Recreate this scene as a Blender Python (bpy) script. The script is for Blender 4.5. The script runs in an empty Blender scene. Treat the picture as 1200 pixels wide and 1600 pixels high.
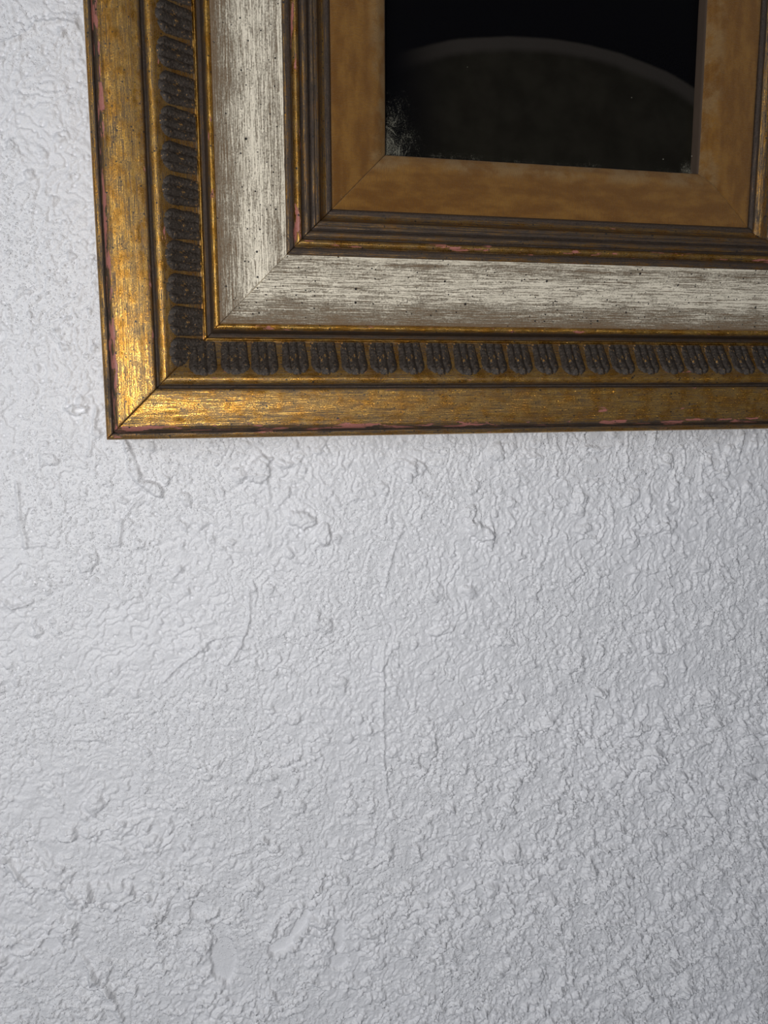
import bpy, math, random
import numpy as np
from mathutils import Matrix, Vector

# ------------------------------------------------------------------ units
U = 0.000215            # one working unit in metres (about one pixel of the photograph at the frame)
T = 90.0                # frame face stands this far off the wall
OZ = 1.45               # height of the frame's lower edge above the floor
SC = bpy.context.scene
COL = SC.collection

def W(x, z, h=0.0):
    """frame coordinates (x right, z up from the lower left corner, h towards the room) -> world"""
    return Vector((x * U, -(T + h) * U, OZ + z * U))

# ------------------------------------------------------------------ camera
def rot3(a, b, c):
    ca, sa, cb, sb, cc, sc = math.cos(a), math.sin(a), math.cos(b), math.sin(b), math.cos(c), math.sin(c)
    return (np.array([[1, 0, 0], [0, ca, -sa], [0, sa, ca]]) @ np.array([[cb, 0, sb], [0, 1, 0], [-sb, 0, cb]])
            @ np.array([[cc, -sc, 0], [sc, cc, 0], [0, 0, 1]]))
M = rot3(.1517, -.2261, -.0032)
cam = bpy.data.cameras.new('camera'); co = bpy.data.objects.new('camera', cam); COL.objects.link(co)
cam.sensor_fit = 'HORIZONTAL'; cam.sensor_width = 36; cam.lens = 36 * 1286.53 / 1200
cam.clip_start = .005; cam.clip_end = 50
bl = lambda v: Vector((v[0], v[2], -v[1]))
rx, dn, fw = bl(M[0]), bl(M[1]), bl(M[2])
R = Matrix((rx, -dn, -fw)).transposed().to_4x4()
co.matrix_world = Matrix.Translation(W(119.9, 74.2, 1200)) @ R
SC.camera = co

# ------------------------------------------------------------------ light, world, exposure
world = bpy.data.worlds.new('world'); SC.world = world; world.use_nodes = True
bg = world.node_tree.nodes['Background']
bg.inputs['Color'].default_value = (.80, .86, 1.0, 1); bg.inputs['Strength'].default_value = .085

def lamp(name, kind, loc, power, color=(1, 1, 1), size=None, target=None, **k):
    d = bpy.data.lights.new(name, kind); o = bpy.data.objects.new(name, d); COL.objects.link(o)
    o.location = loc; d.energy = power; d.color = color
    if kind == 'POINT': d.shadow_soft_size = size
    elif kind == 'AREA':
        d.shape = 'RECTANGLE'; d.size, d.size_y = size
    if target is not None:
        o.rotation_euler = (Vector(target) - Vector(loc)).to_track_quat('-Z', 'Y').to_euler()
    return o
# the small lamp of the camera, just left of and below its lens
lamp('camera_flash', 'POINT', W(5, 20, 1180), 1.42, (1.0, .975, .94), size=.0030)
# soft fill added to the left behind the viewer, evening out the flash falloff
lamp('soft_left_fill', 'AREA', (-.80, -1.5, OZ + .15), 11.0, (.92, .95, 1.0), size=(1.1, 1.1), target=(0, 0, OZ))

vs = SC.view_settings
vs.view_transform = 'Standard'; vs.look = 'None'; vs.gamma = 1; vs.use_curve_mapping = False
vs.exposure = 0.0

# ------------------------------------------------------------------ numpy noise
class Noise:
    def __init__(s, seed):
        r = np.random.RandomState(seed)
        a = r.rand(256, 256) * 2 * np.pi
        s.cx, s.cy, s.r1, s.r2, s.r3 = np.cos(a), np.sin(a), r.rand(256, 256), r.rand(256, 256), r.rand(256, 256)
    def g(s, x, y):
        xi = np.floor(x).astype(np.int64); yi = np.floor(y).astype(np.int64)
        fx = x - xi; fy = y - yi
        u = fx * fx * fx * (fx * (fx * 6 - 15) + 10); v = fy * fy * fy * (fy * (fy * 6 - 15) + 10)
        x0, y0, x1, y1 = xi & 255, yi & 255, (xi + 1) & 255, (yi + 1) & 255
        d = lambda a, b, p, q: s.cx[a, b] * p + s.cy[a, b] * q
        n0 = d(x0, y0, fx, fy) * (1 - u) + d(x1, y0, fx - 1, fy) * u
        n1 = d(x0, y1, fx, fy - 1) * (1 - u) + d(x1, y1, fx - 1, fy - 1) * u
        return (n0 * (1 - v) + n1 * v) * 1.5
    def fbm(s, x, y, o=4, gain=.5):
        t = 0; a = 1; k = 0
        for i in range(o):
            t = t + a * s.g(x * 2 ** i + 17.3 * i, y * 2 ** i + 9.1 * i); k += a; a *= gain
        return t / k
    def domes(s, x, y, keep=.5, rmin=.2, rmax=.5):
        """scattered round blobs: height 0..1, with a random sign of a second kind returned too"""
        xi = np.floor(x).astype(np.int64); yi = np.floor(y).astype(np.int64)
        best = np.zeros_like(x)
        for dx in (-1, 0, 1):
            for dy in (-1, 0, 1):
                a, b = (xi + dx) & 255, (yi + dy) & 255
                px = xi + dx + .15 + .7 * s.r1[a, b]; py = yi + dy + .15 + .7 * s.r2[a, b]
                r = rmin + (rmax - rmin) * s.r3[a, b] ** 2
                on = (s.r3[b, a] < keep)
                q = 1 - ((x - px) ** 2 + (y - py) ** 2) / (r * r)
                best = np.maximum(best, np.where(on, np.sqrt(np.clip(q, 0, 1)) * (r / rmax), 0))
        return best

def smooth(a, b, x):
    t = np.clip((x - a) / (b - a), 0, 1); return t * t * (3 - 2 * t)

def mesh_grid(name, P, uv=None, closed=False):
    """P: array (n, m, 3) of points -> mesh of quads"""
    n, m = P.shape[:2]
    me = bpy.data.meshes.new(name)
    i = np.arange(n * m).reshape(n, m)
    a, b, c, d = i[:-1, :-1], i[1:, :-1], i[1:, 1:], i[:-1, 1:]
    f = np.stack([a, b, c, d], -1).reshape(-1, 4)
    me.vertices.add(n * m); me.vertices.foreach_set('co', P.reshape(-1).astype(np.float32))
    me.loops.add(f.size); me.loops.foreach_set('vertex_index', f.reshape(-1).astype(np.int32))
    me.polygons.add(len(f)); me.polygons.foreach_set('loop_start', (np.arange(len(f)) * 4).astype(np.int32))
    me.polygons.foreach_set('loop_total', np.full(len(f), 4, np.int32))
    me.polygons.foreach_set('use_smooth', np.ones(len(f), bool))
    me.update(calc_edges=True)
    return me

def obj(name, me, mat, parent=None, label=None):
    o = bpy.data.objects.new(name, me); COL.objects.link(o)
    if mat is not None and len(me.materials) == 0: me.materials.append(mat)
    if parent is not None: o.parent = parent
    if label: o['label'] = label
    return o

# ------------------------------------------------------------------ node helper
class Mat:
    def __init__(s, name):
        s.m = bpy.data.materials.new(name); s.m.use_nodes = True
        s.t = s.m.node_tree; s.n = s.t.nodes; s.b = s.n['Principled BSDF']
        tc = s.n.new('ShaderNodeTexCoord')
        mp = s.n.new('ShaderNodeMapping'); mp.inputs['Scale'].default_value = (1 / U,) * 3
        s.t.links.new(tc.outputs['Object'], mp.inputs['Vector'])
        s.P = mp.outputs['Vector']
    def set(s, inp, v):
        if hasattr(v, 'links') and hasattr(v, 'is_output'): s.t.links.new(v, inp)
        else:
            if isinstance(v, tuple) and len(v) == 3 and inp.type == 'RGBA': v = v + (1,)
            inp.default_value = v
    def bsdf(s, **k):
        for a, v in k.items(): s.set(s.b.inputs[a.replace('_', ' ')], v)
    def math(s, op, a, b=0.0, c=None, clamp=False):
        q = s.n.new('ShaderNodeMath'); q.operation = op; q.use_clamp = clamp
        s.set(q.inputs[0], a); s.set(q.inputs[1], b)
        if c is not None: s.set(q.inputs[2], c)
        return q.outputs[0]
    def sep(s, v=None):
        q = s.n.new('ShaderNodeSeparateXYZ'); s.set(q.inputs[0], v or s.P); return q.outputs
    def scale(s, v, sc, off=(0, 0, 0)):
        q = s.n.new('ShaderNodeMapping'); s.set(q.inputs['Vector'], v)
        q.inputs['Scale'].default_value = sc; q.inputs['Location'].default_value = off
        return q.outputs[0]
    def noise(s, v, scale=1, detail=4, rough=.55, dist=0, color=False):
        q = s.n.new('ShaderNodeTexNoise'); s.set(q.inputs['Vector'], v)
        q.inputs['Scale'].default_value = scale; q.inputs['Detail'].default_value = detail
        q.inputs['Roughness'].default_value = rough; q.inputs['Distortion'].default_value = dist
        return q.outputs['Color' if color else 'Fac']
    def voro(s, v, scale=1, out='Distance', feature='F1'):
        q = s.n.new('ShaderNodeTexVoronoi'); q.feature = feature; s.set(q.inputs['Vector'], v)
        q.inputs['Scale'].default_value = scale; return q.outputs[out]
    def step(s, x, a, b, lo=0.0, hi=1.0):
        q = s.n.new('ShaderNodeMapRange'); q.interpolation_type = 'SMOOTHSTEP'; q.clamp = True
        s.set(q.inputs['Value'], x); q.inputs['From Min'].default_value = a; q.inputs['From Max'].default_value = b
        q.inputs['To Min'].default_value = lo; q.inputs['To Max'].default_value = hi
        return q.outputs[0]
    def mix(s, f, a, b, mode='MIX'):
        q = s.n.new('ShaderNodeMix'); q.data_type = 'RGBA'; q.blend_type = mode; q.clamp_factor = True
        s.set(q.inputs[0], f); s.set(q.inputs[6], a); s.set(q.inputs[7], b); return q.outputs[2]
    def fmix(s, f, a, b):
        q = s.n.new('ShaderNodeMix'); q.data_type = 'FLOAT'; q.clamp_factor = True
        s.set(q.inputs[0], f); s.set(q.inputs[2], a); s.set(q.inputs[3], b); return q.outputs[0]
    def ramp(s, x, stops, interp='LINEAR'):
        q = s.n.new('ShaderNodeValToRGB'); s.set(q.inputs[0], x); r = q.color_ramp; r.interpolation = interp
        while len(r.elements) > 1: r.elements.remove(r.elements[-1])
        for k, (p, c) in enumerate(stops):
            e = r.elements[0] if k == 0 else r.elements.new(p)
            e.position = p; e.color = (c if len(c) == 4 else tuple(c) + (1,))
        return q.outputs[0]
    def bump(s, h, dist, strength=1.0, normal=None):
        q = s.n.new('ShaderNodeBump'); s.set(q.inputs['Height'], h)
        q.inputs['Distance'].default_value = dist * U; q.inputs['Strength'].default_value = strength
        if normal is not None: s.set(q.inputs['Normal'], normal)
        return q.outputs[0]

def mul(m, *a):
    r = a[0]
    for b in a[1:]: r = m.math('MULTIPLY', r, b)
    return r

# ------------------------------------------------------------------ materials
def wall_paint():
    m = Mat('white_wall_paint')
    n1 = m.noise(m.P, .22, 5, .6)
    n2 = m.noise(m.P, .05, 3, .5)
    big = m.noise(m.P, .004, 3, .5)
    col = m.mix(big, (.775, .775, .80), (.81, .81, .825))
    d1 = m.voro(m.P, .17); d2 = m.voro(m.P, .30)
    dots = m.math('ADD', m.step(d1, .32, .12), m.math('MULTIPLY', m.step(d2, .30, .08), .7))
    hh = m.math('ADD', m.math('ADD', m.math('MULTIPLY', n1, .7), n2), m.math('MULTIPLY', mul(m, dots, m.step(big, .35, .6)), .45))
    nb = m.bump(hh, 1.9, 1.0)
    px, py, pz = m.sep(); o = OZ / U
    inside = mul(m, m.step(px, -295.0, -240.0), m.step(px, 1240.0, 1185.0), m.step(pz, o - 1295, o - 1240), m.step(pz, o + 710, o + 655))
    far = m.math('SUBTRACT', 1.0, inside)
    c1 = m.step(m.noise(m.P, .045, 5, .65), .50, .60); c2 = m.step(m.noise(m.scale(m.P, (1.2, 1, .9)), .11, 4, .65), .50, .62)
    rough_far = m.math('MULTIPLY', m.math('ADD', c1, m.math('MULTIPLY', c2, .8)), far)
    nb = m.bump(rough_far, 3.4, 1.0, nb)
    m.bsdf(Base_Color=col, Roughness=m.step(n2, .3, .7, .25, .37), Normal=nb, Specular_IOR_Level=.5)
    return m.m

def specks(m, v, scale, size, density, seed=0.0):
    """small dark fly specks: a Voronoi cell is a speck only when its random colour is low"""
    vv = m.scale(v, (1, 1, 1), (seed, seed * 1.7, 0))
    d = m.voro(vv, scale)
    c = m.sep(m.voro(vv, scale, 'Color'))[0]
    on = m.math('LESS_THAN', c, density)
    r = m.math('MULTIPLY', m.step(m.noise(vv, scale * .9, 0), .3, .7, .5, 1.3), size)
    return mul(m, on, m.math('SUBTRACT', 1.0, m.step(m.math('DIVIDE', d, r), .7, 1.0)))

def gilt(name, kind):
    """kind 'outer': the outer moulding by distance from the edge; 'inner': the sight-side steps"""
    m = Mat(name)
    s_, u_, h_ = m.sep()
    info = m.n.new('ShaderNodeObjectInfo')
    off = m.math('MULTIPLY', info.outputs['Random'], 900.0)
    cmb = m.n.new('ShaderNodeCombineXYZ')
    m.set(cmb.inputs[0], m.math('ADD', s_, off)); m.set(cmb.inputs[1], m.math('ADD', u_, off)); m.set(cmb.inputs[2], h_)
    P = cmb.outputs[0]
    strk = m.noise(m.scale(P, (.022, .95, .5)), 1, 5, .72)         # brushed streaks along the rail
    strk2 = m.noise(m.scale(P, (.15, 1.6, .6)), 1, 3, .6)
    grain = m.noise(P, .62, 4, .75)
    blot = m.noise(P, .045, 4, .6)
    if kind == 'outer':
        k = 165.0
        z = lambda u: u / k
        wear_shade = m.ramp(m.math('DIVIDE', u_, k), [(0, (.38,) * 3), (z(3), (.50,) * 3), (z(7), (.60,) * 3), (z(9), (.90,) * 3), (z(13), (.75,) * 3), (z(19), (.50,) * 3), (z(24), (.42,) * 3),
            (z(66), (.40,) * 3), (z(70), (.6,) * 3), (z(73), (1,) * 3), (z(76.5), (.7,) * 3), (z(79), (.36,) * 3), (z(88), (.42,) * 3),
            (z(95), (.46,) * 3), (z(110), (.44,) * 3), (z(137), (.62,) * 3), (z(139), (.25,) * 3), (z(142), (.2,) * 3), (z(144.5), (.85,) * 3), (z(150), (.95,) * 3),
            (z(153), (.5,) * 3), (z(155), (.18,) * 3), (z(160), (.25,) * 3)])
    else:
        k = 90.0; z = lambda u: (u - 250) / k
        wear_shade = m.ramp(m.math('DIVIDE', m.math('SUBTRACT', u_, 250.0), k), [(0, (.55,) * 3), (z(256), (.7,) * 3), (z(262), (.85,) * 3), (z(265), (.95,) * 3),
            (z(267), (.42,) * 3), (z(275), (.38,) * 3), (z(278), (1,) * 3), (z(281), (.62,) * 3), (z(288), (.82,) * 3), (z(291), (1,) * 3), (z(294), (.75,) * 3),
            (z(301), (.72,) * 3), (z(306), (.60,) * 3), (z(314), (.55,) * 3), (z(317), (.85,) * 3), (z(320), (.95,) * 3), (z(326), (.9,) * 3), (z(330), (.9,) * 3)])
    # brown patina in streaks; the map darkens the grooves and paints in the shaded lip
    pat = m.math('ADD', m.math('MULTIPLY', wear_shade, 1.05), m.math('MULTIPLY', m.math('SUBTRACT', strk, .5), 1.9))
    pat = m.math('ADD', pat, m.math('MULTIPLY', m.math('SUBTRACT', grain, .5), 1.5))
    pat = m.math('ADD', pat, m.math('MULTIPLY', m.math('SUBTRACT', blot, .5), .8))
    pat = m.step(pat, .12, .80)
    gold = m.mix(m.step(blot, .35, .65), (.47, .220, .030), (.78, .455, .105))
    gold = m.mix(m.step(strk2, .45, .75), gold, (.27, .12, .02))
    dark = m.mix(m.step(grain, .35, .65), (.026, .018, .013), (.085, .058, .042))
    col = m.mix(pat, gold, dark)
    metal = m.fmix(pat, 1.0, .25)
    rough = m.fmix(pat, .19, .44)
    # red bole where the leaf is rubbed through, mostly along the edges
    if kind == 'outer':
        em = m.ramp(m.math('DIVIDE', u_, k), [(0, (.20,) * 3), (z(10), (.25,) * 3), (z(12), (.62,) * 3), (z(18), (.60,) * 3), (z(22), (.15,) * 3), (z(64), (.0,) * 3),
                                        (z(69), (.38,) * 3), (z(72), (.1,) * 3), (z(80), (.1,) * 3), (z(95), (.30,) * 3), (z(100), (.05,) * 3), (z(150), (.0,) * 3), (z(154), (.30,) * 3), (z(162), (.26,) * 3)])
    else:
        em = m.ramp(m.math('DIVIDE', m.math('SUBTRACT', u_, 250.0), k), [(0, (.25,) * 3), (z(262), (.1,) * 3), (z(268), (.42,) * 3), (z(275), (.35,) * 3), (z(279), (0,) * 3), (z(312), (.05,) * 3)])
    bn = m.noise(m.scale(P, (.022, .10, .1), (3.3, 7.1, 0)), 1, 5, .6)
    bole = m.step(m.math('ADD', bn, m.math('MULTIPLY', em, .36)), .735, .765)
    col = m.mix(bole, col, m.mix(grain, (.24, .075, .055), (.48, .19, .15)))
    metal = m.math('MULTIPLY', metal, m.math('SUBTRACT', 1.0, bole))
    sp = m.math('MAXIMUM', specks(m, P, .085, .13, .38), specks(m, P, .20, .23, .34, 31.0))
    col = m.mix(sp, col, (.014, .011, .010)); metal = m.math('MULTIPLY', metal, m.math('SUBTRACT', 1.0, sp))
    hgt = m.math('ADD', m.math('ADD', strk, m.math('MULTIPLY', grain, .8)), m.math('MULTIPLY', pat, -.35))
    hgt = m.math('SUBTRACT', hgt, m.math('MULTIPLY', bole, .4))
    m.bsdf(Base_Color=col, Metallic=metal, Roughness=rough, Normal=m.bump(hgt, 1.1, 1.0))
    return m.m

def leaf_paint():
    m = Mat('dark_patina_carving')
    g = m.noise(m.P, .30, 5, .7); b = m.noise(m.P, .09, 3, .6)
    hh = m.sep()[2]
    col = m.mix(m.step(g, .35, .68), (.028, .021, .016), (.090, .071, .057))
    gm = m.step(m.math('ADD', g, m.math('MULTIPLY', b, .6)), .93, 1.02)
    col = m.mix(gm, col, (.75, .42, .12))
    m.bsdf(Base_Color=col, Metallic=m.fmix(gm, .3, 1.0), Roughness=.42, Normal=m.bump(m.math('ADD', g, b), 1.6, 1.0))
    return m.m

def silver_paint():
    m = Mat('brushed_silver_leaf')
    s_, u_, h_ = m.sep()
    info = m.n.new('ShaderNodeObjectInfo'); off = m.math('MULTIPLY', info.outputs['Random'], 700.0)
    cmb = m.n.new('ShaderNodeCombineXYZ')
    m.set(cmb.inputs[0], m.math('ADD', s_, off)); m.set(cmb.inputs[1], m.math('ADD', u_, off)); m.set(cmb.inputs[2], h_)
    P = cmb.outputs[0]
    a = m.noise(m.scale(P, (.011, .85, .4)), 1, 5, .72)
    b = m.noise(m.scale(P, (.05, 1.3, .6)), 1, 4, .75)
    c = m.noise(P, .40, 4, .7)
    d = m.noise(P, .02, 3, .5)
    # brown glaze along the edges; the highlight down the middle is painted in too
    k = 105.0; z = lambda u: (u - 155) / k
    e = m.ramp(m.math('DIVIDE', m.math('SUBTRACT', u_, 155.0), k), [(0, (.8,) * 3), (z(163), (.50,) * 3), (z(172), (.30,) * 3), (z(188), (.20,) * 3),
        (z(202), (.0,) * 3), (z(222), (.0,) * 3), (z(236), (.08,) * 3), (z(247), (.20,) * 3), (z(250.5), (.0,) * 3), (z(254), (.0,) * 3), (z(256.5), (.5,) * 3)])
    f = m.math('ADD', m.math('MULTIPLY', a, .9), m.math('MULTIPLY', b, .75))
    f = m.math('ADD', f, m.math('MULTIPLY', c, .45))
    f = m.math('ADD', f, m.math('MULTIPLY', d, .18))
    f = m.math('ADD', f, m.math('MULTIPLY', e, .46))
    f = m.step(f, 1.09, 1.38, 0.0, .95)
    col = m.mix(f, (.99, .90, .72), (.155, .088, .036))
    sp = m.math('MAXIMUM', specks(m, P, .060, .105, .50), specks(m, P, .16, .18, .45, 13.0))
    col = m.mix(sp, col, (.020, .016, .014))
    met = m.math('MULTIPLY', m.math('SUBTRACT', 1.0, m.math('MAXIMUM', f, sp)), .15)
    m.bsdf(Base_Color=col, Metallic=met, Roughness=m.fmix(f, .32, .55),
           Normal=m.bump(m.math('SUBTRACT', m.math('ADD', a, b), f), 1.2, 1.0))
    return m.m

def velvet():
    m = Mat('brown_velvet')
    fine = m.noise(m.P, .75, 3, .8); weave = m.noise(m.scale(m.P, (.9, .12, .5)), 1, 2, .6)
    nap = m.noise(m.scale(m.P, (.018, .05, .05)), 1, 4, .6); blot = m.noise(m.P, .03, 4, .6)
    u_ = m.sep()[1]
    edge = m.step(u_, 376.0, 390.0, 0.0, .7)
    col = m.mix(m.step(nap, .35, .68), (.175, .068, .009), (.29, .135, .024))
    col = m.mix(m.math('MULTIPLY', edge, m.step(blot, .40, .60)), col, (.31, .195, .085))
    col = m.mix(m.math('MULTIPLY', m.step(weave, .35, .7), .35), col, (.15, .07, .022))
    col = m.mix(m.step(fine, .58, .80, 0.0, .5), col, (.48, .33, .13))
    # rubbed pale patches
    pale = m.step(m.noise(m.scale(m.P, (.020, .028, .03), (5.2, 2.2, 0)), 1, 4, .65), .66, .80)
    col = m.mix(m.math('MULTIPLY', pale, .6), col, (.55, .42, .26))
    m.bsdf(Base_Color=col, Roughness=.9, Specular_IOR_Level=.15, Sheen_Weight=.35, Sheen_Roughness=.4, Sheen_Tint=(.9, .65, .40),
           Normal=m.bump(m.math('ADD', fine, weave), 2.2, 1.0))
    return m.m

def picture_print():
    """dark picture: a rounded table edge fading out of black"""
    m = Mat('dark_picture')
    x, y, z = m.sep()
    # rounded shape: a flat ellipse, centre and radii in units of the picture's own coordinates
    def ell(cx, cy, rx_, ry_):
        a = m.math('DIVIDE', m.math('SUBTRACT', x, cx), rx_); b = m.math('DIVIDE', m.math('SUBTRACT', y, cy), ry_)
        return m.math('SQRT', m.math('ADD', m.math('MULTIPLY', a, a), m.math('MULTIPLY', b, b)))
    n = m.noise(m.P, .02, 4, .6); g = m.noise(m.P, .25, 4, .7)
    e1 = m.math('ADD', ell(262.0, -10.0, 394.0, 208.0), m.math('MULTIPLY', m.math('SUBTRACT', n, .5), .025))
    body = m.step(e1, 1.0, .975)
    rim = m.math('MULTIPLY', body, m.step(e1, .87, .93))
    base = m.mix(g, (.0004, .0004, .0008), (.0014, .0013, .0020))
    top = m.mix(m.step(n, .3, .7), (.0075, .0065, .0042), (.0125, .0110, .0075))
    left = m.step(x, 20.0, 140.0, .0, 1.0)
    col = m.mix(m.math('MULTIPLY', body, left), base, top)
    col = m.mix(mul(m, rim, left, .8), col, (.027, .023, .020))
    m.bsdf(Base_Color=col, Roughness=.8, Specular_IOR_Level=.04, Normal=m.bump(g, .4, 1.0))
    return m.m

def dusty_glass():
    m = Mat('dusty_glass')
    x, y, z = m.sep()
    W2 = PW_; 
    dl = x; db = y; dr = m.math('SUBTRACT', W2, x)
    big = m.noise(m.P, .035, 4, .65); fine = m.noise(m.P, .62, 3, .8)
    wisp = m.math('ABSOLUTE', m.math('SUBTRACT', m.noise(m.scale(m.P, (1, .55, 1)), .030, 3, .6, 1.2), .5))
    wisp = m.step(wisp, .022, .0)
    corner = m.math('MULTIPLY', m.step(dl, 120.0, 0.0), m.step(db, 190.0, 0.0))
    cr = m.math('MULTIPLY', m.step(dr, 40.0, 0.0), m.step(db, 60.0, 0.0))
    bot = m.math('MULTIPLY', m.step(db, 42.0, 6.0), .60)
    tight = m.math('MULTIPLY', m.step(dl, 26.0, 0.0), m.step(db, 70.0, 0.0))
    near = m.math('MAXIMUM', m.math('MAXIMUM', corner, bot), m.math('MAXIMUM', cr, m.math('MULTIPLY', m.step(dl, 14.0, 0.0), .55)))
    f = m.math('ADD', m.math('MULTIPLY', near, .34), m.math('MULTIPLY', big, .34))
    f = m.math('ADD', f, m.math('ADD', m.math('MULTIPLY', fine, .95), m.math('MULTIPLY', mul(m, wisp, near), .16)))
    f = m.math('ADD', f, m.math('MULTIPLY', tight, .16))
    dust = m.step(f, .90, 1.13)
    stray = specks(m, m.P, .022, .035, .5, 3.0)
    fac = m.math('MAXIMUM', m.math('MULTIPLY', dust, .42), m.math('MULTIPLY', stray, .5))
    tr = m.n.new('ShaderNodeBsdfTransparent'); gl = m.n.new('ShaderNodeBsdfGlossy'); gl.inputs['Roughness'].default_value = .02
    fr = m.n.new('ShaderNodeFresnel'); fr.inputs['IOR'].default_value = 1.45
    m1 = m.n.new('ShaderNodeMixShader'); m.set(m1.inputs[0], m.math('MULTIPLY', fr.outputs[0], .12))
    m.t.links.new(tr.outputs[0], m1.inputs[1]); m.t.links.new(gl.outputs[0], m1.inputs[2])
    df = m.n.new('ShaderNodeBsdfDiffuse'); df.inputs['Color'].default_value = (.40, .38, .30, 1)
    m2 = m.n.new('ShaderNodeMixShader'); m.set(m2.inputs[0], fac)
    m.t.links.new(m1.outputs[0], m2.inputs[1]); m.t.links.new(df.outputs[0], m2.inputs[2])
    m.t.links.new(m2.outputs[0], m.n['Material Output'].inputs['Surface'])
    return m.m

def plain(name, col, rough=.7):
    m = Mat(name); g = m.noise(m.P, .05, 4, .6)
    m.bsdf(Base_Color=m.mix(g, tuple(c * .8 for c in col), col), Roughness=rough, Normal=m.bump(g, 1.0)); return m.m

# ------------------------------------------------------------------ the wall
def at(px, py, h):
    """photograph pixel -> frame coordinates on the plane h (used to place the relief of the plaster)"""
    d = M.T @ np.array([(px - 600) / 1286.53, (py - 800) / 1286.53, 1.]); d *= (1200 - h) / d[2]
    return d[0] + 119.9, -(d[1]) + 74.2

def wall_height(x, z):
    """plaster relief in units; x, z in frame coordinates"""
    A, B, C, D, E, F = (Noise(k) for k in (11, 12, 13, 14, 15, 16))
    wx = A.fbm(x / 60, z / 60, 3); wz = B.fbm(x / 60, z / 60, 3)
    X = x + 26 * wx; Z = z + 26 * wz
    # where the plaster is coarse: lower part and the right; where it is calm: round the frame's corner
    low = smooth(-250, -800, z); right = smooth(250, 900, x)
    calm = 1 - np.maximum(low, right * .8)
    tex = np.clip(.24 + .5 * C.fbm(x / 170, z / 130, 3) * 2 + .55 * low + .35 * right, .18, 1.25)
    # trowel skins: terraces with sharp lips
    t = C.fbm(X / 105, Z / 150, 4, .55) * 7 + 20
    k = np.floor(t); fr = t - k
    terr = (k + smooth(.0, .045, fr) ) - t * .93
    h = terr * 1.7
    t2 = D.fbm(X / 48 + 3.3, Z / 62, 4, .6) * 5 + 20
    k2 = np.floor(t2); f2 = t2 - k2
    msk = smooth(.0, .35, E.fbm(x / 90, z / 90, 3))
    h += ((k2 + smooth(0, .06, f2)) - t2 * .95) * .75 * (.15 + .85 * msk)
    # crumbs: lumps standing with steep sides on the smoother coat, at three sizes
    nb = E.fbm(X / 46, Z / 34, 5, .60); nm = F.fbm(X / 22, Z / 16, 5, .62); ns = A.fbm(x / 10, z / 8.5, 4, .6)
    dens = np.clip(.05 + .48 * low + .27 * right + .45 * 1.7 * B.fbm(x / 120 + 9, z / 100, 3), .0, .66)
    def lump(n, thr, w): return smooth(0, w, n - thr)
    b = lump(nb, .40 - .45 * dens, .07); h += b * (1.0 + 8.0 * np.clip(nb - .40 + .45 * dens, 0, 1)) * (.35 + tex)
    c = lump(nm, .47 - .54 * dens, .09); h += c * (.8 + 8.5 * np.clip(nm - .47 + .54 * dens, 0, 1)) * (.30 + tex * .9)
    e = lump(ns, .44 - .58 * dens, .13); h += e * 1.5 * (.3 + .7 * tex) * (.35 + .65 * smooth(-.15, .25, nm))
    h += A.fbm(x / 5.5, z / 5.5, 3, .7) * .9 * (.25 + .75 * tex) * (.15 + .85 * np.maximum(b, c))
    # diagonal and upright drags of the trowel on the right
    dg = D.fbm((x * .8 + z * .6) / 15 + wx, (x * -.6 + z * .8) / 42 + wz, 4, .6) * 1.3
    h += smooth(.26, .40, dg) * (1.6 + dg) * right * (.35 + .65 * low)
    vt = F.fbm(x / 15 + wx * 2, z / 50 + wz, 4, .6) * 1.25
    h += smooth(.24, .38, vt) * (1.5 + vt) * np.clip(right + .15, 0, 1) * (1 - low)
    # drops, bubbles and pits
    qx = x + 5 * E.fbm(x / 11, z / 11, 3); qz = z + 5 * F.fbm(x / 11, z / 11, 3)
    h += E.domes(qx / 11, qz / 15, .26 + 0 * x, .14, .40) * 2.0 * (.5 + .5 * tex)
    h += A.domes(qx / 27, qz / 38, .34, .10, .26) * 3.4
    h += B.domes((x + 14 * D.fbm(x / 24, z / 24, 3)) / 74, (z + 14 * C.fbm(x / 24, z / 24, 3)) / 74, .42, .10, .23) * 5.2
    hole = C.domes(x / 13, z / 13, .55, .10, .26)
    h -= smooth(0, .5, hole) * (.5 + hole) * 1.3 * (.25 + calm)
    ring = D.domes(x / 21, z / 21, .40, .16, .30)
    h += (smooth(0, .35, ring) - 1.5 * smooth(.45, .8, ring)) * 1.2 * calm
    small = F.domes(x / 7.5, z / 7.5, .34, .20, .40)
    h += small * .95
    # ------------- single marks seen in the plaster
    def blob(px, py, rx_, rz_, ang, ht, edge=.25, rough=.25):
        nonlocal h
        ht *= 1.45; edge *= .7
        cx, cz = at(px, py, -T)
        m = (np.abs(x - cx) < 3.2 * max(rx_, rz_)) & (np.abs(z - cz) < 3.2 * max(rx_, rz_))
        xx, zz = x[m] - cx, z[m] - cz
        c, s = math.cos(ang), math.sin(ang)
        a = (xx * c + zz * s) / rx_; b = (-xx * s + zz * c) / rz_
        r = np.sqrt(a * a + b * b) * (1 + rough * B.fbm(x[m] / 14, z[m] / 14, 3) * 2)
        v = 1 - smooth(1 - edge, 1, r)
        if ht > 0: h[m] += ht * v * (.6 + .4 * np.sqrt(np.clip(1 - r * r, 0, 1)))
        else:      # a smooth sunken patch: flatten to a floor
            fl = np.median(h[m]) + ht
            h[m] = h[m] * (1 - v) + (fl + .25 * (h[m] - fl) * .3) * v
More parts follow.
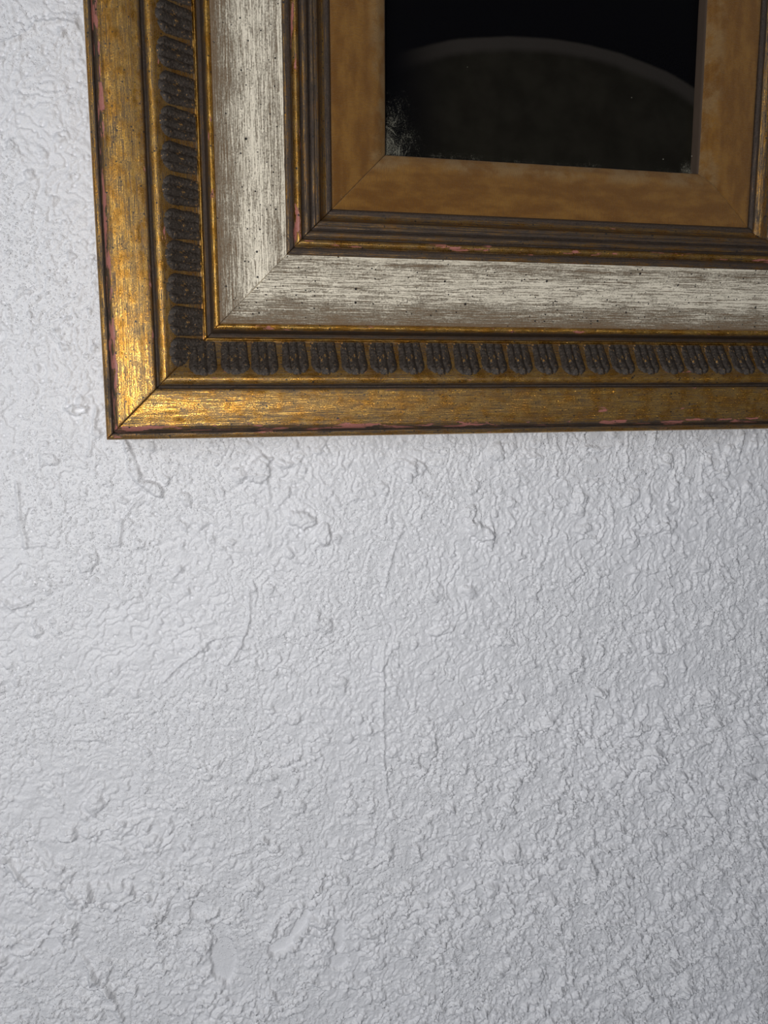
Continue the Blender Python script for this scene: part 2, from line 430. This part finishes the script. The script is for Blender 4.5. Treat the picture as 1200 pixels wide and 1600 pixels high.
    def scar(pts, wdt, ht, lip=0.0):
        """a raised fold along a photographed line, one side steep"""
        nonlocal h
        ht *= 1.35
        P = [at(a, b, -T) for a, b in pts]
        for (x0, z0), (x1, z1) in zip(P[:-1], P[1:]):
            m = (x > min(x0, x1) - 4 * wdt) & (x < max(x0, x1) + 4 * wdt) & (z > min(z0, z1) - 4 * wdt) & (z < max(z0, z1) + 4 * wdt)
            dx, dz = x1 - x0, z1 - z0; L = math.hypot(dx, dz)
            xx = x[m] + 5 * wx[m] - x0; zz = z[m] + 5 * wz[m] - z0
            t = np.clip((xx * dx + zz * dz) / L ** 2, 0, 1)
            e = np.hypot(xx - t * dx, zz - t * dz) / wdt
            side = (xx * dz - zz * dx) / L / wdt
            h[m] += ht * (np.exp(-e * e) if lip == 0 else np.where(side * lip > 0, np.exp(-(e * 3) ** 2), np.exp(-(e * .8) ** 2)))
    blob(120, 640, 17, 8, .1, 3.4); blob(123, 641, 9, 4, .1, -1.0)
    blob(470, 812, 24, 14, -.2, 4.2); blob(505, 835, 12, 22, .2, 3.0)
    blob(238, 762, 22, 9, -.7, 3.6); blob(205, 715, 5, 40, .35, 1.8)
    blob(405, 735, 18, 28, -.5, 3.4); blob(748, 830, 26, 12, -.55, 4.6); blob(735, 800, 10, 16, -.2, 3.2)
    blob(766, 838, 9, 22, .1, 3.6)
    blob(937, 1083, 17, 9, -.3, 4.6); blob(990, 1140, 16, 14, .5, 3.4); blob(960, 1215, 24, 13, .7, 4.4); blob(1010, 1195, 20, 12, .3, 4.0)
    blob(1110, 1090, 22, 16, .4, 3.8); blob(1085, 1245, 26, 14, .3, 3.6); blob(640, 748, 6, 9, .3, 3.0); blob(905, 790, 14, 22, -.2, 2.6)
    blob(912, 825, 16, 9, .3, 2.6); blob(780, 1515, 20, 12, .6, 3.2); blob(1072, 1535, 12, 26, -.3, 3.2); blob(690, 985, 26, 9, .2, 2.8)
    blob(350, 1500, 23, 46, .05, -3.4, .16, .15); blob(345, 1455, 17, 18, 0, -2.2, .3, .15)
    blob(470, 1445, 12, 30, -.55, -3.4, .2, .2); blob(440, 1478, 26, 15, .35, -3.4, .2, .2)
    blob(530, 1465, 12, 34, -.1, -3.0, .2, .2); blob(530, 1503, 18, 16, .3, -2.8, .2, .2)
    blob(310, 1420, 14, 15, 0, -2.4, .2, .2)
    blob(60, 1365, 55, 20, -.35, 3.2, .2, .3); blob(120, 1390, 22, 14, .3, 3.2, .2); blob(170, 1395, 42, 18, -.25, 3.0, .15, .3)
    blob(95, 1455, 26, 22, .3, 2.8); blob(240, 1435, 16, 16, .2, 3.2); blob(155, 1520, 18, 30, -.5, 2.8); blob(80, 1475, 16, 14, 0, -1.6)
    scar([(8, 1338), (30, 1362), (48, 1380), (100, 1383), (118, 1402), (135, 1395), (160, 1410), (178, 1418), (192, 1408)], 5, 2.4, -1)
    scar([(135, 1500), (150, 1525), (170, 1550), (190, 1590)], 6, 2.6, -1)
    scar([(26, 755), (30, 810), (40, 855), (70, 850)], 2.6, 1.6); scar([(222, 775), (190, 815), (183, 850), (165, 855)], 2.6, 1.7)
    scar([(198, 690), (202, 735), (225, 765)], 2.6, 1.8); scar([(255, 1065), (290, 1030), (330, 1000), (385, 990)], 2.6, 1.5)
    scar([(390, 920), (388, 970), (375, 1010), (355, 1040)], 2.6, 1.7); scar([(148, 690), (150, 640), (140, 700), (135, 712)], 2.4, 1.2)
    scar([(600, 920), (612, 870), (618, 850)], 2.4, 1.6); scar([(0, 935), (20, 950), (50, 940)], 3, 2.4)
    scar([(600, 1010), (598, 1100), (600, 1200), (606, 1260)], 2.6, 1.5); scar([(55, 35), (90, 33), (120, 45)], 3, 1.8); scar([(0, 70), (30, 62), (55, 42)], 2.8, 1.6)
    return h

def build_wall():
    d = 1.75
    def axis(a, b, far):
        c = list(np.arange(a, b, d)); st = d; v = b
        hi = []
        while v < far: hi.append(v); st *= 1.22; v += st
        st = d; v = a; lo = []
        while True:
            st *= 1.22; v -= st
            if v < -far: break
            lo.append(v)
        return np.array(lo[::-1] + c + hi)
    xs = axis(-245, 1245, 6000); zs = axis(-1250, 715, 6000)
    x, z = np.meshgrid(xs, zs, indexing='ij')
    h = wall_height(x.ravel().copy(), z.ravel().copy()).reshape(x.shape)
    h = np.clip(h - np.median(h), -12, 16)
    # beyond the finely meshed part the relief goes over into the paint's own bump
    h = h * (1 - smooth(0, 60, np.maximum(np.maximum(-235 - x, x - 1180), np.maximum(-1235 - z, z - 650))))
    P = np.stack([x * U, -h * U * RELIEF, z * U + OZ], -1)
    me = mesh_grid('wall_back', P)
    o = obj('wall_back', me, wall_paint()); o['kind'] = 'structure'
    o['label'] = 'white painted wall with rough trowelled plaster relief'
    return o

RELIEF = 1.6
build_wall()

# ------------------------------------------------------------------ the frame
FW, FH = 1327.0, 1560.0          # outer width and height
frame = bpy.data.objects.new('picture_frame', None); COL.objects.link(frame)
frame.location = W(FW / 2, 0, 0); frame['category'] = 'picture frame'
frame['label'] = 'antique gilt and silver picture frame with brown velvet liner hanging on the white plaster wall'
bpy.context.view_layer.update()

def rail_matrix(i):
    """local (along the rail, inwards, towards the room) -> world for bottom, right, top, left rail"""
    base = Matrix(((1, 0, 0, 0), (0, 0, -1, 0), (0, 1, 0, 0), (0, 0, 0, 1)))   # x->x, y->z, z->-y
    a = -math.pi / 2 * i
    r = Matrix.Rotation(a, 4, 'Y')
    cor = [(0, 0), (FW, 0), (FW, FH), (0, FH)][i]
    return Matrix.Translation(W(cor[0], cor[1], 0)) @ r @ base
LEN = [FW, FH, FW, FH]

def child(o, i, parent=frame):
    o.parent = parent
    o.matrix_parent_inverse = Matrix.Identity(4)
    if parent is frame:
        o.matrix_local = Matrix.Translation(-frame.location) @ rail_matrix(i)

NZ = Noise(77)
def sweep(name, prof, L, ds=5.0, jitter=.35, seed=0, relief=None):
    """prof: dense list of (u, h); ends mitred at 45 degrees"""
    prof = np.array(prof, float)
    nseg = int(L / ds)
    Uu = prof[:, 0][None, :]; Hh = prof[:, 1][None, :]
    e = np.array([0, .5, 1.0, 2.0])[:, None] + 0 * Uu
    mid = Uu + 5 + (L - 2 * Uu - 10) * np.linspace(0, 1, nseg + 1)[:, None]
    s = np.concatenate([Uu + e, mid, (L - Uu - e)[::-1]], 0)
    Uu = np.broadcast_to(Uu, s.shape).copy(); Hh = np.broadcast_to(Hh, s.shape).copy()
    w = NZ.fbm(s / 60 + seed * 13.7, Uu / 7 + seed * 3.1, 4, .6)
    Hh = Hh + jitter * w * 1.6
    # mitre seam: the two rails fall away slightly at the joint
    dist = np.minimum(s - Uu, L - Uu - s)
    Hh -= (2.2 * np.clip(1 - dist / .9, 0, 1) + .5 * np.exp(-(dist / 2.5) ** 2)) * (Hh > -T + 4)
    if relief is not None: Hh = Hh + relief(s, Uu)
    return mesh_grid(name, np.stack([s * U, Uu * U, Hh * U], -1))

def dense(pts, step=1.4):
    out = []
    for (a, b), (c, d) in zip(pts[:-1], pts[1:]):
        n = max(1, int(math.hypot(c - a, d - b) / step))
        for k in range(n): out.append((a + (c - a) * k / n, b + (d - b) * k / n))
    out.append(pts[-1]); return out

def arc(u0, h0, u1, h1, bulge, n=8):
    """a curve from one point to another bulging towards the room by 'bulge' units"""
    return [(u0 + (u1 - u0) * k / n, h0 + (h1 - h0) * k / n + bulge * math.sin(math.pi * k / n)) for k in range(n + 1)]

# section of the outer moulding: side, lip, flat gilt band, groove, roll, hollow behind the carving, fillet
def cove(u):
    """height of the hollow the leaves are carved in, from u=92 (high) to u=138 (deep)"""
    t = np.clip((u - 90) / 48, 0, 1); return 1.5 - 31 * t ** 1.15 - 3.0 * np.sin(np.pi * t)
outer = ([(6, -T), (6, -60), (1, -52), (0, -14), (1.2, -9.5), (3, -8)] + [(7.5, -6.4), (9.6, -7.2), (10.4, -11.5), (11.4, -11.5), (12, -6)] +
         arc(12.5, -5.0, 22, .2, 2.4) + arc(22, .2, 68, .4, 1.6, 12)[1:] + [(70.5, -.6), (71.6, -5.5), (74.2, -6), (75.2, -1.5)] + arc(76, -.6, 91, .5, 3.6)[1:] +
         [(u, float(cove(u))) for u in np.arange(92.5, 138.1, 2.2)] + [(138.5, -29.8)] + arc(138.8, -29.0, 142.6, -28.6, 2.4, 5) +
         [(143.6, -31.5), (148.6, -28.5), (149.4, -16), (150.6, -4.5), (152.2, -1.0)] + arc(152.6, -.5, 160.4, .4, 2.4, 6) + [(161.0, -3.0)])
silver = [(160.5, -3.2), (161.2, .2)] + [(161.2 + 88.8 * t, .2 + 11.5 * t ** 1.3 - 8.5 * math.sin(math.pi * t ** .9)) for t in np.linspace(.03, 1, 26)] + \
         arc(250.4, 12.2, 254.0, 14.6, .6, 4) + [(254.6, 12.0)]
inner = [(254.2, 10.5), (254.8, 14.6), (258, 15.6), (262.5, 14.8), (264.8, 13.2), (265.6, 9.5), (266.4, 10.0)] + arc(266.6, 11.5, 277.2, 11.5, 4.6, 8) + \
        [(278.0, 7.6), (279.2, 7.6)] + arc(279.6, 9.8, 289.4, 8.8, 3.0, 6) + [(290.2, 4.4), (291.2, 4.4), (291.8, 7.4), (296.5, 8.0), (297.4, 5.0), (298.2, 5.6), (302.8, 5.0)] + \
        [(304.5, .5), (307, -6.0), (311, -11.0), (315.6, -13.2)] + arc(316.4, -12.6, 323.6, -14.2, 1.8, 5) + [(324.2, -22)]
liner = [(322, -21), (325, -16.2)] + arc(325.4, -15.6, 385, -19.5, 1.5, 12)[1:] + arc(385, -19.5, 404.5, -32, 2.4, 8)[1:] + [(406.4, -34), (406.8, -37)]
liner_side = [(405.5, -33.5), (406.9, -34.5), (407.2, -40), (407.3, -50), (407.4, -56)]

M_out, M_in, M_leaf, M_sil, M_vel = gilt('worn_gilt_outer', 'outer'), gilt('worn_gilt_inner', 'inner'), leaf_paint(), silver_paint(), velvet()

# carved leaves: five cuts of the chisel, shared by all
def leaf_mesh(seed):
    r = random.Random(seed); nz = Noise(200 + seed)
    nu, nv = 15, 16
    P = np.zeros((nu + 1, nv + 1, 3))
    wl = 21.2 + r.uniform(-.9, .7)
    e0 = r.uniform(85.5, 88)
    for i in range(nu + 1):
        t = i / nu
        for j in range(nv + 1):
            v = -1 + 2 * j / nv
            v = (-1, -.95, -.78, -.55, -.40, -.333, -.26, -.12, 0, .12, .26, .333, .40, .55, .78, .95, 1)[j]
            out = e0 + 10.5 * abs(v) ** 2.3                       # rounded outer end of the tongue
            u = out + (137.6 - out) * t
            s = v * wl * (1.0 - .10 * t) + nz.g(t * 3, v * 2) * 1.0
            lob = abs(math.cos(1.5 * math.pi * v))       # three ridges
            body = (1 - .45 * abs(v) ** 5) * min(1, t * 6) * (1 - .35 * t)
            hgt = float(cove(u)) - 2.2 + body * (3.4 + 4.6 * lob ** .55 * (1 + .25 * math.sin(2.1 * seed + 3 * v)) + 1.9 * float(nz.fbm(np.array([u / 8.]), np.array([s / 5.]), 3)[0]))
            if i == 0 or j in (0, nv): hgt = float(cove(u)) - 2.5
            P[i, j] = (s * U, (u - 110) * U, hgt * U)
    return mesh_grid('carved_leaf', P[:, ::-1])
leaf_meshes = [leaf_mesh(k) for k in range(6)]
for me in leaf_meshes: me.materials.append(M_leaf)

rnd = random.Random(5)
M_edge = plain('bare_liner_edge', (.075, .048, .030), .8)
pic_w, pic_h = FW - 2 * 407, FH - 2 * 407
for i, nm in enumerate(('lower', 'right', 'upper', 'left')):
    L = LEN[i]
    rail = obj('frame_rail', sweep('frame_rail', dense(outer), L, 4.0, .45, i), M_out); child(rail, i)
    sp = obj('silver_panel', sweep('silver_panel', dense(silver, 2.2), L, 8, .35, i + 10), M_sil); sp.parent = rail
    sp['label'] = 'off-white silvered hollow with brown streaks'
    im = obj('inner_moulding', sweep('inner_moulding', dense(inner), L, 6, .30, i + 20), M_in); im.parent = rail
    # carved leaves at their pitch along the hollow
    pitch = 43.45; s0 = 158 - pitch / 2 if i == 0 else 157.0 - pitch / 2
    k = 0
    while True:
        s = s0 + pitch * k; k += 1
        if s > L - 110: break
        lf = obj('carved_leaf', leaf_meshes[rnd.randrange(6)], None, rail)
        lf.location = ((s + rnd.uniform(-.8, .8)) * U, 110 * U, 0)
        lf.rotation_euler = (0, 0, rnd.uniform(-.02, .02))
    ln = obj('velvet_liner', sweep('velvet_liner', dense(liner, 3), L, 6, .5, i + 30), M_vel); child(ln, i)
    ln['label'] = 'brown velvet liner strip'
    le = obj('liner_edge', sweep('liner_edge', dense(liner_side, 3), L, 8, .4, i + 40), M_edge); le.parent = ln
    le['label'] = 'dark bare edge of the liner next to the glass'

# picture and glass, in the bottom rail's own directions
def slab(name, w, h, th, mat, x, z, hh, bevel=0):
    import bmesh
    bm = bmesh.new(); bmesh.ops.create_cube(bm, size=1)
    for v in bm.verts: v.co = Vector(((v.co.x + .5) * w * U, (v.co.y + .5) * h * U, (v.co.z - .5) * th * U))
    me = bpy.data.meshes.new(name); bm.to_mesh(me); bm.free()
    o = obj(name, me, mat); child(o, 0)
    o.matrix_local = Matrix.Translation(-frame.location) @ Matrix.Translation(W(x, z, hh)) @ Matrix(((1, 0, 0, 0), (0, 0, -1, 0), (0, 1, 0, 0), (0, 0, 0, 1)))
    return o
PW_ = pic_w
g = slab('glass_pane', pic_w + 16, pic_h + 16, 5, dusty_glass(), 399, 399, -50); g['label'] = 'dusty glass pane over the picture'
p = slab('picture_panel', pic_w + 16, pic_h + 16, 5, picture_print(), 399, 399, -57); p['label'] = 'almost black picture with a faint rounded shape'
b = slab('backing_board', FW - 2 * 150, FH - 2 * 150, 8, plain('brown_board', (.25, .17, .10)), 150, 150, -70)
